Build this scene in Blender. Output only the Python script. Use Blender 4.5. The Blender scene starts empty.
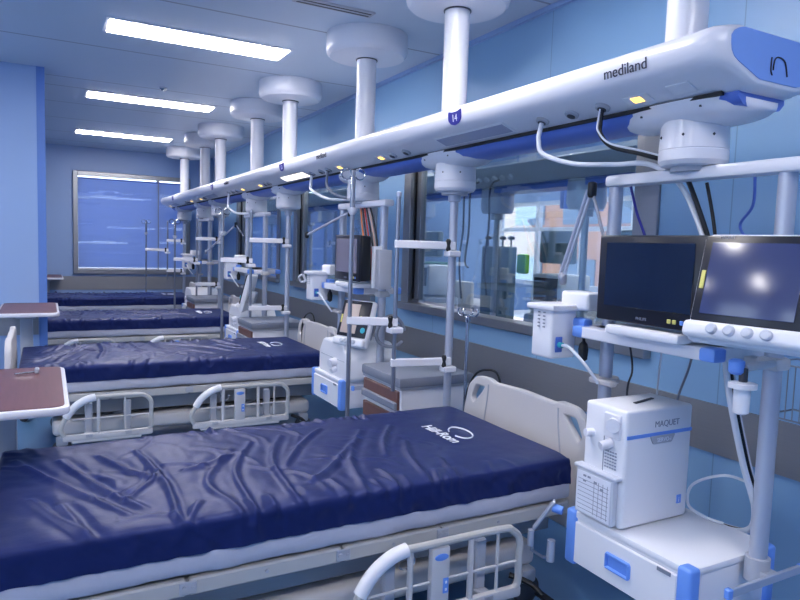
import bpy, bmesh, math, random
from mathutils import Vector, Matrix, noise
random.seed(7)
C = bpy.context.scene.collection
S = bpy.context.scene

# ------------------------------------------------------------ camera
YAW, PITCH, ROLL, FPX, EYE = math.radians(28.534), math.radians(-4.7215), math.radians(1.8505), 653.45, 1.45
fw = Vector((math.sin(YAW)*math.cos(PITCH), math.cos(YAW)*math.cos(PITCH), math.sin(PITCH)))
rt = Vector((math.cos(YAW), -math.sin(YAW), 0)); upv = rt.cross(fw)
rt, upv = (rt*math.cos(ROLL)+upv*math.sin(ROLL)), (upv*math.cos(ROLL)-rt*math.sin(ROLL))
cam = bpy.data.objects.new('camera', bpy.data.cameras.new('camera')); C.objects.link(cam)
cam.data.sensor_width = 36; cam.data.lens = FPX/800*36; cam.data.clip_start = .05
cam.matrix_world = Matrix(((rt.x, upv.x, -fw.x, 0), (rt.y, upv.y, -fw.y, 0), (rt.z, upv.z, -fw.z, EYE), (0, 0, 0, 1)))
S.camera = cam
# ------------------------------------------------------------ world, exposure
W = bpy.data.worlds.new('daylight'); S.world = W; W.use_nodes = True
bg = W.node_tree.nodes['Background']; bg.inputs[0].default_value = (.78, .88, 1, 1); bg.inputs[1].default_value = 2.2
S.view_settings.view_transform = 'Standard'; S.view_settings.look = 'None'
S.view_settings.exposure = 1.05; S.view_settings.gamma = 1; S.view_settings.use_curve_mapping = False
LAMP = 15.0           # ceiling panel strength
S.cycles.use_denoising = True
S.cycles.max_bounces = 8; S.cycles.diffuse_bounces = 4; S.cycles.transparent_max_bounces = 16

# ------------------------------------------------------------ materials
def lin(c):
    c /= 255; return c/12.92 if c <= .04045 else ((c+.055)/1.055)**2.4
def rgb(r, g, b): return (lin(r), lin(g), lin(b), 1)
def mat(name, col, rough=.5, metal=0, vary=.05, scale=6, bump=0, bscale=60, emit=0, ecol=None, coat=0, spec=.5, aniso=False, tint=None):
    m = bpy.data.materials.new(name); m.use_nodes = True; nt = m.node_tree; p = nt.nodes['Principled BSDF']
    c = rgb(*col)
    tc = nt.nodes.new('ShaderNodeTexCoord'); nz = nt.nodes.new('ShaderNodeTexNoise')
    nz.inputs['Scale'].default_value = scale; nz.inputs['Detail'].default_value = 4
    mp = nt.nodes.new('ShaderNodeMapping'); nt.links.new(tc.outputs['Object'], mp.inputs['Vector'])
    if aniso: mp.inputs['Scale'].default_value = (1, .6, 30) if 'laminate' not in name else (7, .5, 1)
    nt.links.new(mp.outputs['Vector'], nz.inputs['Vector'])
    mx = nt.nodes.new('ShaderNodeMix'); mx.data_type = 'RGBA'
    mx.inputs['A'].default_value = tuple(x*(1-vary) for x in c[:3])+(1,)
    mx.inputs['B'].default_value = tuple(min(1, x*(1+vary)) for x in c[:3])+(1,)
    nt.links.new(nz.outputs['Fac'], mx.inputs['Factor']); nt.links.new(mx.outputs['Result'], p.inputs['Base Color'])
    p.inputs['Roughness'].default_value = rough; p.inputs['Metallic'].default_value = metal
    p.inputs['Specular IOR Level'].default_value = spec
    p.inputs['Coat Weight'].default_value = coat
    if bump:
        n2 = nt.nodes.new('ShaderNodeTexNoise'); n2.inputs['Scale'].default_value = bscale; n2.inputs['Detail'].default_value = 3
        nt.links.new(tc.outputs['Object'], n2.inputs['Vector'])
        b = nt.nodes.new('ShaderNodeBump'); b.inputs['Strength'].default_value = bump; b.inputs['Distance'].default_value = .01
        nt.links.new(n2.outputs['Fac'], b.inputs['Height']); nt.links.new(b.outputs['Normal'], p.inputs['Normal'])
    if tint: p.inputs['Specular Tint'].default_value = tint
    if emit:
        e = rgb(*(ecol or col)); p.inputs['Emission Color'].default_value = e; p.inputs['Emission Strength'].default_value = emit
    return m
def lined(m, axis, positions, width, factor):
    """dark panel joints at world positions along one axis"""
    nt = m.node_tree; p = nt.nodes['Principled BSDF']
    src = p.inputs['Base Color'].links[0].from_socket
    g = nt.nodes.new('ShaderNodeNewGeometry'); sx = nt.nodes.new('ShaderNodeSeparateXYZ'); nt.links.new(g.outputs['Position'], sx.inputs[0])
    acc = None
    for q in positions:
        c = nt.nodes.new('ShaderNodeMath'); c.operation = 'COMPARE'; c.inputs[1].default_value = q; c.inputs[2].default_value = width/2
        nt.links.new(sx.outputs[axis], c.inputs[0])
        if acc is None: acc = c.outputs[0]
        else:
            a = nt.nodes.new('ShaderNodeMath'); a.operation = 'MAXIMUM'; nt.links.new(acc, a.inputs[0]); nt.links.new(c.outputs[0], a.inputs[1]); acc = a.outputs[0]
    mx = nt.nodes.new('ShaderNodeMix'); mx.data_type = 'RGBA'; mx.blend_type = 'MULTIPLY'
    nt.links.new(acc, mx.inputs['Factor']); nt.links.new(src, mx.inputs['A']); mx.inputs['B'].default_value = (factor, factor, factor*1.05, 1)
    nt.links.new(mx.outputs['Result'], p.inputs['Base Color'])
    return m

M = {}
M['wall'] = lined(mat('blue_wall_panel', (140, 180, 218), .38, vary=.02, scale=2), 1, [.6+1.2*i for i in range(-2, 11)], .006, .72)
M['wallx'] = mat('blue_partition_panel', (150, 178, 222), .38, vary=.02, scale=2)
M['cornerblue'] = mat('corner_guard_blue', (96, 134, 205), .4, vary=.02)
M['ceil'] = lined(mat('ceiling_panel', (196, 208, 224), .5, vary=.015, scale=2), 1, [3.0, 4.2, 5.46, 6.66, 7.07, 7.9, 8.95, 10.1, 11], .02, .5)
M['floor'] = mat('blue_vinyl', (92, 134, 174), .3, vary=.08, scale=3)
M['steel'] = mat('brushed_steel', (158, 158, 162), .42, .6, vary=.08, scale=14, aniso=True)
M['frame'] = mat('window_steel', (158, 160, 164), .34, .85, vary=.06, scale=10, aniso=True)
M['darkgap'] = mat('dark_gasket', (22, 24, 30), .6)
M['white'] = mat('white_enamel', (226, 227, 236), .32, vary=.015, coat=.2)
M['white2'] = mat('white_plastic', (232, 233, 240), .42, vary=.015)
M['cream'] = mat('beige_plastic', (206, 203, 205), .45, vary=.02)
M['beige'] = mat('beige_metal', (190, 189, 188), .4, vary=.03)
M['grey'] = mat('grey_plastic', (128, 134, 150), .5, vary=.03)
M['lgrey'] = mat('light_grey', (176, 180, 192), .45, vary=.03)
M['dgrey'] = mat('dark_grey', (60, 63, 72), .5, vary=.05)
M['black'] = mat('black_plastic', (18, 20, 27), .35, vary=.05)
M['bezel'] = mat('dark_bezel', (24, 27, 40), .3, vary=.03)
M['screen'] = mat('screen_glass', (14, 26, 52), .12, vary=.02, spec=.8)
M['screen2'] = mat('grey_screen_glass', (58, 66, 108), .2, vary=.03, spec=1.0)
M['screen3'] = mat('pale_reflection_screen', (128, 122, 138), .25, vary=.05, spec=.8)  # pale base colour paints in the bright surroundings this screen reflects
M['screen4'] = mat('beige_reflection_screen', (196, 178, 168), .3, vary=.05, spec=.6)  # beige paints a reflection onto the tilted display
M['blue'] = mat('blue_plastic', (108, 154, 236), .4, vary=.03)
M['beamblue'] = mat('bridge_blue', (86, 118, 204), .35, vary=.03)
M['capblue'] = mat('end_cap_blue', (128, 166, 238), .32, vary=.02)
M['badge'] = mat('badge_blue', (38, 36, 138), .4, vary=.02)
M['ink'] = mat('dark_lettering', (36, 36, 62), .5)
M['greyink'] = mat('grey_lettering', (140, 146, 165), .5)
M['whiteink'] = mat('white_lettering', (235, 238, 250), .5)
M['chrome'] = mat('chrome', (205, 208, 214), .16, 1, vary=.02)
M['pole'] = mat('satin_aluminium', (184, 190, 206), .34, .45, vary=.02)
M['rod'] = mat('steel_rod', (150, 155, 168), .3, .8, vary=.03)
M['sheet'] = mat('white_mattress_fabric', (190, 192, 208), .75, vary=.03, bump=.3, bscale=25)
M['wood'] = mat('red_brown_laminate', (104, 64, 68), .4, vary=.3, scale=9, aniso=True)
M['brown'] = mat('brown_drawer_front', (112, 78, 74), .45, vary=.15, scale=12)
M['yellow'] = mat('yellow_label', (222, 214, 120), .5)
M['amber'] = mat('amber_lamp', (255, 205, 110), .4, emit=1.6, ecol=(255, 200, 90))
M['warm'] = mat('warm_diffuser', (255, 246, 225), .4, emit=1.5, ecol=(255, 240, 212))
M['lampoff'] = mat('unlit_diffuser', (160, 166, 192), .35)
M['panel'] = mat('light_diffuser', (250, 252, 255), .4, emit=LAMP, ecol=(255, 250, 250))
M['teal'] = mat('teal_plug', (60, 180, 200), .4)
M['hose'] = mat('white_hose', (222, 226, 236), .4, vary=.02)
M['paper'] = mat('white_paper', (225, 228, 240), .7)
M['navy'] = mat('navy_satin_cover', (30, 40, 88), .4, vary=.06, scale=3, bump=.06, bscale=60, spec=.36, tint=(.36, .45, 1, 1))
M['brick'] = mat('brick_facade', (214, 150, 120), .8, vary=.12, scale=8)
M['greenbag'] = mat('green_bag', (130, 205, 60), .5)
M['greenbox'] = mat('green_cloth', (40, 105, 95), .6)
M['clear'] = mat('frosted_plastic', (200, 205, 218), .3)
M['olive'] = mat('grey_green_panel', (112, 132, 140), .5, vary=.04)
def blind_mat():
    m = mat('blue_blind', (158, 180, 224), .45, vary=.04)
    nt = m.node_tree; p = nt.nodes['Principled BSDF']; out = nt.nodes['Material Output']
    t = nt.nodes.new('ShaderNodeBsdfTranslucent'); t.inputs[0].default_value = rgb(186, 204, 240)
    x = nt.nodes.new('ShaderNodeMixShader'); x.inputs[0].default_value = .35
    nt.links.new(p.outputs[0], x.inputs[1]); nt.links.new(t.outputs[0], x.inputs[2]); nt.links.new(x.outputs[0], out.inputs[0])
    return m
M['blind'] = blind_mat()
def glass_mat(name, refl, tint):
    m = bpy.data.materials.new(name); m.use_nodes = True; nt = m.node_tree; nt.nodes.clear()
    out = nt.nodes.new('ShaderNodeOutputMaterial'); t = nt.nodes.new('ShaderNodeBsdfTransparent'); t.inputs[0].default_value = tint
    g = nt.nodes.new('ShaderNodeBsdfGlossy'); g.inputs['Roughness'].default_value = .01; g.inputs[0].default_value = (.95, 1, 1, 1)
    fr = nt.nodes.new('ShaderNodeLayerWeight'); fr.inputs[0].default_value = refl
    pw = nt.nodes.new('ShaderNodeMath'); pw.operation = 'MULTIPLY_ADD'; pw.inputs[1].default_value = .6; pw.inputs[2].default_value = .06
    nt.links.new(fr.outputs['Facing'], pw.inputs[0])
    x = nt.nodes.new('ShaderNodeMixShader')
    nt.links.new(pw.outputs[0], x.inputs[0]); nt.links.new(t.outputs[0], x.inputs[1]); nt.links.new(g.outputs[0], x.inputs[2]); nt.links.new(x.outputs[0], out.inputs[0])
    return m
M['glass'] = glass_mat('window_glass', .25, (.80, .88, .90, 1))
M['exglass'] = glass_mat('outer_glass', .15, (.9, .95, 1, 1))

# ------------------------------------------------------------ mesh helpers
class MB:
    def __init__(s): s.bm = bmesh.new()
    def box(s, c, size, r=0, seg=2, rot=None):
        res = bmesh.ops.create_cube(s.bm, size=1); vs = res['verts']
        bmesh.ops.scale(s.bm, vec=size, verts=vs)
        if r:
            es = list({e for v in vs for e in v.link_edges})
            out = bmesh.ops.bevel(s.bm, geom=es, offset=min(r, min(size)*.49), segments=seg, affect='EDGES', profile=.5)
            vs = list({v for f in out['faces'] for v in f.verts} | {v for v in vs if v.is_valid})
        if rot is not None: bmesh.ops.transform(s.bm, matrix=rot, verts=vs)
        bmesh.ops.translate(s.bm, vec=c, verts=vs); return s
    def ring(s, pts): return [s.bm.verts.new(p) for p in pts]
    def bridge(s, a, b):
        n = len(a)
        for i in range(n):
            try: s.bm.faces.new((a[i], a[(i+1) % n], b[(i+1) % n], b[i]))
            except ValueError: pass
    def tube(s, pts, r, seg=8, caps=True, smooth=0):
        pts = [Vector(p) for p in pts]
        if smooth: pts = spline(pts, smooth)
        rr = r if isinstance(r, (list, tuple)) else [r]*len(pts)
        t = (pts[1]-pts[0]).normalized(); n = t.orthogonal().normalized(); prev = None; first = None
        for i, p in enumerate(pts):
            a = pts[max(0, i-1)]; b = pts[min(len(pts)-1, i+1)]; t2 = (b-a).normalized()
            q = t.rotation_difference(t2); n = (q @ n).normalized(); t = t2; bn = t.cross(n)
            ring = s.ring([p+(n*math.cos(k*2*math.pi/seg)+bn*math.sin(k*2*math.pi/seg))*rr[i] for k in range(seg)])
            if prev: s.bridge(prev, ring)
            else: first = ring
            prev = ring
        if caps:
            s.bm.faces.new(list(reversed(first))); s.bm.faces.new(prev)
        return s
    def cyl(s, p0, p1, r, seg=16, r2=None): return s.tube([p0, p1], [r, r if r2 is None else r2], seg)
    def lathe(s, c, prof, seg=32, axis='z'):
        c = Vector(c); prev = None; first = None
        for (r, h) in prof:
            pts = []
            for k in range(seg):
                a = k*2*math.pi/seg; u, v = r*math.cos(a), r*math.sin(a)
                pts.append(c+(Vector((u, v, h)) if axis == 'z' else Vector((h, u, v)) if axis == 'x' else Vector((v, h, u))))
            ring = s.ring(pts)
            if prev: s.bridge(prev, ring)
            else: first = ring
            prev = ring
        s.bm.faces.new(list(reversed(first))); s.bm.faces.new(prev); return s
    def prism(s, poly, fn0, fn1):
        a = s.ring([fn0(p) for p in poly]); b = s.ring([fn1(p) for p in poly]); s.bridge(a, b)
        s.bm.faces.new(list(reversed(a))); s.bm.faces.new(b); return s
    def build(s, name, m, parent=None, ang=35, **props):
        bmesh.ops.recalc_face_normals(s.bm, faces=s.bm.faces)
        me = bpy.data.meshes.new(name); s.bm.to_mesh(me); s.bm.free()
        return link(name, me, m, parent, ang, **props)
def link(name, me, m, parent=None, ang=35, **props):
    me.materials.clear(); me.materials.append(M[m] if isinstance(m, str) else m)
    for p in me.polygons: p.use_smooth = True
    me.set_sharp_from_angle(angle=math.radians(ang))
    o = bpy.data.objects.new(name, me); C.objects.link(o)
    if parent: o.parent = parent
    for k, v in props.items(): o[k] = v
    return o
def spline(P, n):
    out = []
    for i in range(len(P)-1):
        p0 = P[max(0, i-1)]; p1 = P[i]; p2 = P[i+1]; p3 = P[min(len(P)-1, i+2)]
        for k in range(n):
            t = k/n
            out.append(.5*((2*p1)+(p2-p0)*t+(2*p0-5*p1+4*p2-p3)*t*t+(3*p1-p0-3*p2+p3)*t**3))
    out.append(P[-1]); return out
def frame(o, x, y):
    x = Vector(x).normalized(); y = Vector(y).normalized(); z = x.cross(y)
    return Matrix(((x.x, y.x, z.x, o[0]), (x.y, y.y, z.y, o[1]), (x.z, y.z, z.z, o[2]), (0, 0, 0, 1)))
def curve_mesh(cu):
    o = bpy.data.objects.new('t', cu); C.objects.link(o)
    dg = bpy.context.evaluated_depsgraph_get(); me = bpy.data.meshes.new_from_object(o.evaluated_get(dg))
    bpy.data.objects.remove(o); return me
def text(name, s, size, mtx, m, parent, depth=.0008, align='LEFT'):
    cu = bpy.data.curves.new(name, 'FONT'); cu.body = s; cu.size = size; cu.extrude = depth; cu.align_x = align
    me = curve_mesh(cu); me.transform(mtx); return link(name, me, m, parent)
def plate(loops, mtx, thick, bevel=.004):
    """filled outline with holes, extruded symmetrically"""
    cu = bpy.data.curves.new('plate', 'CURVE'); cu.dimensions = '2D'; cu.fill_mode = 'BOTH'; cu.extrude = thick/2-bevel; cu.bevel_depth = bevel; cu.bevel_resolution = 1
    for lp in loops:
        sp = cu.splines.new('POLY'); sp.points.add(len(lp)-1); sp.use_cyclic_u = True
        for i, p in enumerate(lp): sp.points[i].co = (p[0], p[1], 0, 1)
    me = curve_mesh(cu); me.transform(mtx); return me
def rounded(poly, r, n=5):
    out = []; k = len(poly)
    for i in range(k):
        p = Vector(poly[i]).to_2d() if len(poly[i]) > 2 else Vector(poly[i]); a = Vector(poly[i-1][:2])-p; b = Vector(poly[(i+1) % k][:2])-p
        d = min(r, a.length*.48, b.length*.48); p0 = p+a.normalized()*d; p1 = p+b.normalized()*d
        for j in range(n+1):
            t = j/n; out.append(tuple(p0*(1-t)**2+p*2*t*(1-t)+p1*t*t))
    return out
def thing(name, label, cat, loc=(0, 0, 0), group=None, rz=0):
    o = bpy.data.objects.new(name, None); C.objects.link(o); o.empty_display_size = .1
    o.location = loc; o.rotation_euler = (0, 0, rz); o['label'] = label; o['category'] = cat
    if group: o['group'] = group
    return o
def tag(o, label, cat, group=None):
    o['label'] = label; o['category'] = cat
    if group: o['group'] = group
    return o
def copy_tree(o, parent=None):
    c = o.copy(); C.objects.link(c)
    if parent: c.parent = parent
    for ch in list(o.children): copy_tree(ch, c)
    return c
def dup(o, loc, label):
    c = copy_tree(o); c.location = loc; c['label'] = label; return c
def struct(name, m, *boxes):
    b = MB()
    for (x0, x1, y0, y1, z0, z1) in boxes: b.box(((x0+x1)/2, (y0+y1)/2, (z0+z1)/2), (x1-x0, y1-y0, z1-z0))
    return b.build(name, m, kind='structure')

# ------------------------------------------------------------ room shell
XW, YF, ZC, XL, YN, YP = 2.57, 11.6, 2.85, -4.0, -2.6, 6.4
struct('floor', 'floor', (XL-.2, 6.6, YN-.2, YF+2, -.1, 0))
struct('ceiling', 'ceil', (XL-.2, 6.6, YN-.2, YF+2, ZC, ZC+.1))
WIN = [(2.2, 4.66), (5.22, 7.34), (7.92, 9.96)]
ZS, ZT = 1.0, 2.22
wb = [(XW, XW+.1, YN, YF, 0, ZS-.055), (XW, XW+.1, YN, YF, ZT, ZC)]
ys = [YN]+[v for w in WIN for v in w]+[YF]
for i in range(0, len(ys), 2): wb.append((XW, XW+.1, ys[i], ys[i+1], ZS-.055, ZT))
struct('wall_right', 'wall', *wb)
FX0, FX1, FZ0, FZ1 = .385, 2.17, .845, 2.47
struct('wall_far', 'wallx', (-1.3, FX0, YF, YF+.1, 0, ZC), (FX1, XW+.1, YF, YF+.1, 0, ZC), (FX0, FX1, YF, YF+.1, 0, FZ0), (FX0, FX1, YF, YF+.1, FZ1, ZC))
struct('wall_partition', 'wallx', (XL, -.055, YP, YP+.28, 0, ZC), (-1.3, -1.2, YP+.28, YF, 0, ZC))
struct('trim_6', 'cornerblue', (-.055, .008, YP-.004, YP+.284, 0, ZC-.001))
struct('wall_near', 'wallx', (XL-.1, XW+.1, YN-.1, YN, 0, ZC))
LW = [(-1.2, 1.0), (2.2, 4.6)]
lb = [(XL-.1, XL, YN, YP, 0, 1.0), (XL-.1, XL, YN, YP, 2.2, ZC)]
ys = [YN]+[v for w in LW for v in w]+[YP]
for i in range(0, len(ys), 2): lb.append((XL-.1, XL, ys[i], ys[i+1], 1.0, 2.2))
struct('wall_left', 'wallx', *lb)
# steel impact bands
struct('trim_1', 'steel', (XW-.012, XW-.0005, YN, YF, .59, .806))
struct('trim_2', 'steel', (-1.2, XW-.012, YF-.012, YF-.0005, .59, .806))
struct('trim_3', 'steel', (XL, -.06, YP-.012, YP-.0005, .59, .806))
struct('trim_4', 'wallx', (XW-.025, XW-.0005, YN, YF, ZC-.03, ZC-.0005))
# inner windows: steel frame, dark gasket, glass
def inner_window(n, y0, y1):
    f = MB(); w = .11
    for (a, b, c, d) in ((y0-.03, y0+w-.03, ZS, ZT), (y1-w+.03, y1+.03, ZS, ZT)): f.box((XW+.04, (a+b)/2, (c+d)/2), (.11, b-a, d-c), .004, 1)
    f.box((XW+.04, (y0+y1)/2, ZT-.03), (.11, y1-y0, .09), .004, 1)
    f.box((XW+.02, (y0+y1)/2, ZS-.027), (.14, y1-y0+.06, .058), .006, 1)
    r = f.build('window_%d' % n, 'frame', kind='structure')
    g = MB()
    for y in (y0+w-.02, y1-w+.02): g.box((XW+.055, y, (ZS+ZT)/2), (.06, .012, ZT-ZS-.06))
    g.build('gasket', 'darkgap', r)
    f = MB()
    for y in (y0+w+.02, y1-w-.02): f.box((XW+.06, y, (ZS+ZT)/2), (.05, .07, ZT-ZS-.06), .003, 1)
    f.build('inner_frame', 'frame', r)
    MB().box((XW+.06, (y0+y1)/2, (ZS+ZT)/2), (.008, y1-y0-2*w, ZT-ZS-.05)).build('pane', 'glass', r)
for i, (a, b) in enumerate(WIN): inner_window(i+1, a, b)
# far window with blinds
f = MB(); w = .07
f.box((FX0+w/2, YF+.02, (FZ0+FZ1)/2), (w, .14, FZ1-FZ0), .006, 1).box((FX1-w/2, YF+.02, (FZ0+FZ1)/2), (w, .14, FZ1-FZ0), .006, 1)
f.box(((FX0+FX1)/2, YF+.02, FZ1-w/2), (FX1-FX0-2*w, .14, w), .006, 1).box(((FX0+FX1)/2, YF+.02, FZ0+w/2), (FX1-FX0-2*w, .14, w), .006, 1)
fwin = f.build('window_4', 'frame', kind='structure')
MB().box(((FX0+FX1)/2, YF+.06, (FZ0+FZ1)/2), (FX1-FX0-2*w, .008, FZ1-FZ0-2*w)).build('pane', 'exglass', fwin)
XM = 1.66
MB().box((XM, YF+.045, (FZ0+FZ1)/2), (.05, .03, FZ1-FZ0-2*w)).build('mullion', 'frame', fwin)
def blind(x0, x1, lab):
    t = thing('window_blind', lab, 'blind', ((x0+x1)/2, YF, FZ0+w), 'blue blinds of the end window')
    hw = (x1-x0)/2; top = FZ1-w-FZ0-w-.026
    s = MB(); n = 62
    for i in range(n):
        z = .045+(top-.06)*i/(n-1); jit = random.uniform(-.07, .07)
        fr = i/n; k = 1 if (.70 < fr < .86 or .44 < fr < .5 or .26 < fr < .32) else 0; xa = -hw
        while xa < hw-.001:
            xb = min(hw, xa+random.uniform(.12, .5)); o_ = math.radians(19) if k and random.random() < .4 and xa < .25 else 0
            s.box(((xa+xb)/2, -.012, z), (xb-xa, .0015, .0245), rot=Matrix.Rotation(math.radians(16)+jit+o_, 4, 'X')); xa = xb
    s.build('slats', 'blind', t)
    MB().box((0, -.012, top-.012), (2*hw, .03, .024), .003, 1).build('head_rail', 'beamblue', t)
    MB().box((0, -.012, .016), (2*hw, .03, .03), .004, 1).build('bottom_rail', 'white', t)
    return t
blind(FX0+w+.002, XM-.008, 'left wide blue slatted blind closed in the end window')
blind(XM+.008, FX1-w-.005, 'right narrower blue slatted blind closed in the end window behind the drip stands')
# left wall windows onto the street (behind the viewer's left)
for k, (a, b) in enumerate(LW):
    f = MB()
    for y in (a+.03, (a+b)/2, b-.03): f.box((XL-.05, y, 1.6), (.08, .06, 1.2))
    for z in (1.03, 1.8, 2.17): f.box((XL-.05, (a+b)/2, z), (.07, b-a, .06))
    o = f.build('window_%d' % (6+k), 'white', kind='structure')
    MB().box((XL-.05, (a+b)/2, 1.6), (.006, b-a-.06, 1.14)).build('pane', 'exglass', o)
# ceiling panels
def light(x, y, lab, g='ceiling light panels'):
    t = thing('ceiling_light', lab, 'light', (x, y, ZC), g)
    MB().box((0, 0, -.004), (1.25, .33, .008), .003, 1).build('trim_frame', 'white', t)
    MB().box((0, 0, -.010), (1.2, .285, .006), .002, 1).build('diffuser', 'panel', t)
light(.98, 4.86, 'nearest and largest glowing white ceiling panel light in view')
light(.98, 7.28, 'middle one of three glowing ceiling panel lights in view')
light(.98, 9.92, 'farthest and smallest glowing ceiling panel light, close to the end window')
for i, (x, y) in enumerate([(.98, 2.3), (.98, -.3), (-1.9, 4.86), (-1.66, 1.98), (-1.9, -.3)]):
    light(x, y, 'glowing white ceiling panel light outside the picture', 'ceiling light panels out of view')
# ceiling slot diffuser
t = thing('ceiling_vent', 'slim slotted air vent in the ceiling beyond the nearest white post cover', 'vent', (1.52, 3.72, ZC))
MB().box((0, 0, -.005), (.5, .09, .01), .003, 1).build('frame', 'lgrey', t)
b = MB()
for dy in (-.02, .02): b.box((0, dy, -.0105), (.46, .012, .003))
b.build('slots', 'dgrey', t)
t = tag(MB().lathe((.98, 6.55, ZC), [(.035, 0), (.035, -.012), (.02, -.028), (.008, -.03)], 16).build('sprinkler_head', 'chrome'), 'small round sprinkler on the ceiling between the first two light panels', 'sprinkler')

# ------------------------------------------------------------ adjoining room seen through the glass
XA = 6.2
AW = [(2.6, 4.6), (5.6, 8.3), (9.6, 11.4)]
bx = [(XA, XA+.1, YN, YF+2, 0, .95), (XA, XA+.1, YN, YF+2, 2.15, ZC)]
ys = [YN]+[v for w_ in AW for v in w_]+[YF+2]
for i in range(0, len(ys), 2): bx.append((XA, XA+.1, ys[i], ys[i+1], .95, 2.15))
struct('wall_adjoining', 'wallx', *bx)
struct('wall_adjoining_end', 'wallx', (XW+.1, XA, YF+1.9, YF+2, 0, ZC), (XW+.1, XA, YN-.1, YN, 0, ZC))
for k, (a, b_) in enumerate(AW):
    f = MB()
    for y in (a+.03, a+(b_-a)*.33, a+(b_-a)*.66, b_-.03): f.box((XA+.05, y, 1.55), (.07, .07, 1.2))
    for z in (.98, 1.75, 2.12): f.box((XA+.05, (a+b_)/2, z), (.06, b_-a, .06))
    o = f.build('window_%d' % (8+k), 'white', kind='structure')
    MB().box((XA+.05, (a+b_)/2, 1.55), (.006, b_-a-.08, 1.14)).build('pane', 'exglass', o)
fac = struct('facade_outside', 'brick', (9.4, 9.7, -2, 18, -3, 4.2))
b = MB()
for i in range(12):
    for z in (.2, 2.0): b.box((9.39, -1+i*1.55, z+.55), (.05, .95, 1.1))
b.build('facade_windows', 'grey', fac)
t = thing('ceiling_light', 'ceiling panel light added in the adjoining room', 'light', (4.7, 5.0, ZC), 'adjoining room lights')
MB().box((0, 0, -.008), (1.2, .285, .012)).build('diffuser', 'panel', t)
dup(t, (4.7, 8.4, ZC), 'ceiling panel light added in the adjoining room'); dup(t, (3.9, 3.2, ZC), 'ceiling panel light added in the adjoining room'); dup(t, (3.9, 6.4, ZC), 'ceiling panel light added in the adjoining room')  # further unseen panels, added to brighten the adjoining room
# bridge, posts, cabinets and beds in there
t = thing('supply_bridge', 'second ceiling bridge in the adjoining room, dim behind the inner window', 'ceiling bridge', (3.24, 6.5, 0))
MB().prism([(-.275, 2.065), (-.12, 1.945), (.12, 1.945), (.275, 2.065), (.22, 2.11), (-.22, 2.11)], lambda p: (p[0], -4.5, p[1]), lambda p: (p[0], 4.5, p[1])).build('beam_body', 'lgrey', t)
MB().box((0, 0, 1.918), (.2, 8.9, .05)).build('blue_underside', 'beamblue', t)
for y in (3.35, 4.35, 5.95, 6.95, 8.6, 9.5):
    MB().lathe((0, y-6.5, 0), [(.13, 1.94), (.135, 1.78), (.12, 1.74), (.05, 1.735), (.05, 1.69), (.024, 1.69), (.024, .4)], 20).build('post', 'pole', t)
b = MB()
for i in range(10): b.cyl((-.22, -2.6+i*.1, 1.99), (-.235, -2.6+i*.1, 1.975), .022, 10)
b.build('socket_row', 'white', t)
for i, (y, l) in enumerate([(4.36, 1.05), (4.28, 1.3), (4.02, 1.1)]):
    tag(MB().tube([(3.0, y, 1.97), (2.93, y+.01, 1.9), (2.9, y-.03, 1.6), (2.93, y+.05, 1.35), (2.9, y-.04, l)], .008, 8, smooth=6).build('hanging_cable', 'black'),
        ['left black cord', 'middle black cord', 'right thick black cord'][i]+' hanging from the dim bridge behind the glass', 'cord', 'cords behind the glass')
t = thing('storage_rack', 'tall grey-green rack with black knobs behind the inner window', 'rack', (3.6, 4.78, 0))
MB().box((0, 0, .75), (.1, .40, 1.45), .01, 1).build('body', 'olive', t)
b = MB()
for y in (-.17, -.05, .06, .17): b.cyl((0, y, 1.47), (0, y, 1.53), .008, 8).lathe((0, y, 1.53), [(.01, 0), (.03, .01), (.03, .03), (.01, .04)], 10)
b.build('knobs', 'black', t)
tag(MB().box((3.62, 4.46, 1.33), (.06, .12, .17), .02, 2).build('green_bag', 'greenbag'), 'bright green bag hanging behind the inner window', 'bag')
tag(MB().box((3.72, 6.1, 1.12), (.3, .3, .34), .02, 2).build('green_box', 'greenbox'), 'dark green box behind the inner window near its left edge', 'box')
for i, y in enumerate((4.2, 6.05, 9.4)):
    t = thing('adjoining_bed', ['bed with white linen behind the glass by the rack', 'white bed in the adjoining room behind the single post', 'farthest white bed behind the glass'][i], 'bed', (5.0, y, 0), 'beds behind the glass')
    MB().box((0, 0, .35), (2.0, .9, .3), .03, 2).build('frame', 'lgrey', t)
    MB().box((0, 0, .6), (2.0, .92, .2), .06, 3).build('mattress', 'white2', t)
    MB().box((-.75, 0, .8), (.35, .6, .16), .07, 3).build('pillow', 'sheet', t)
    MB().box((-1.1, 0, .7), (.05, .9, .8), .02, 2).build('headboard', 'cream', t)
for i, (x, y) in enumerate([(3.55, 3.9), (3.5, 3.15), (3.5, 5.75)]):
    t = thing('device_cart', ['pale device stack behind the glass beside the module box', 'device stack behind the glass next to the black monitor', 'device stack behind the glass left of the single post'][i], 'medical cart', (x, y, 0), 'device carts behind the glass')
    MB().box((0, 0, .5), (.4, .4, .9), .02, 2).build('cabinet', 'lgrey', t)
    MB().box((0, 0, 1.12), (.3, .34, .3), .02, 2).build('device', 'white2', t)
    MB().box((-.155, 0, 1.15), (.01, .26, .18)).build('screen', 'bezel', t)
    MB().box((0, .05, 1.48), (.08, .36, .26), .02, 2).build('display', 'olive', t)
MB_ = tag(MB().box((4.4, 4.6, 2.0), (.5, .05, .32)).build('hanging_sign', 'beamblue'), 'plain blue hanging panel behind the inner window', 'sign')
tag(MB().box((4.3, 7.4, 1.2), (.06, 1.5, 1.7), .01, 1).build('privacy_screen', 'wallx'), 'pale blue privacy screen in the adjoining room behind the single post', 'screen')

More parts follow.
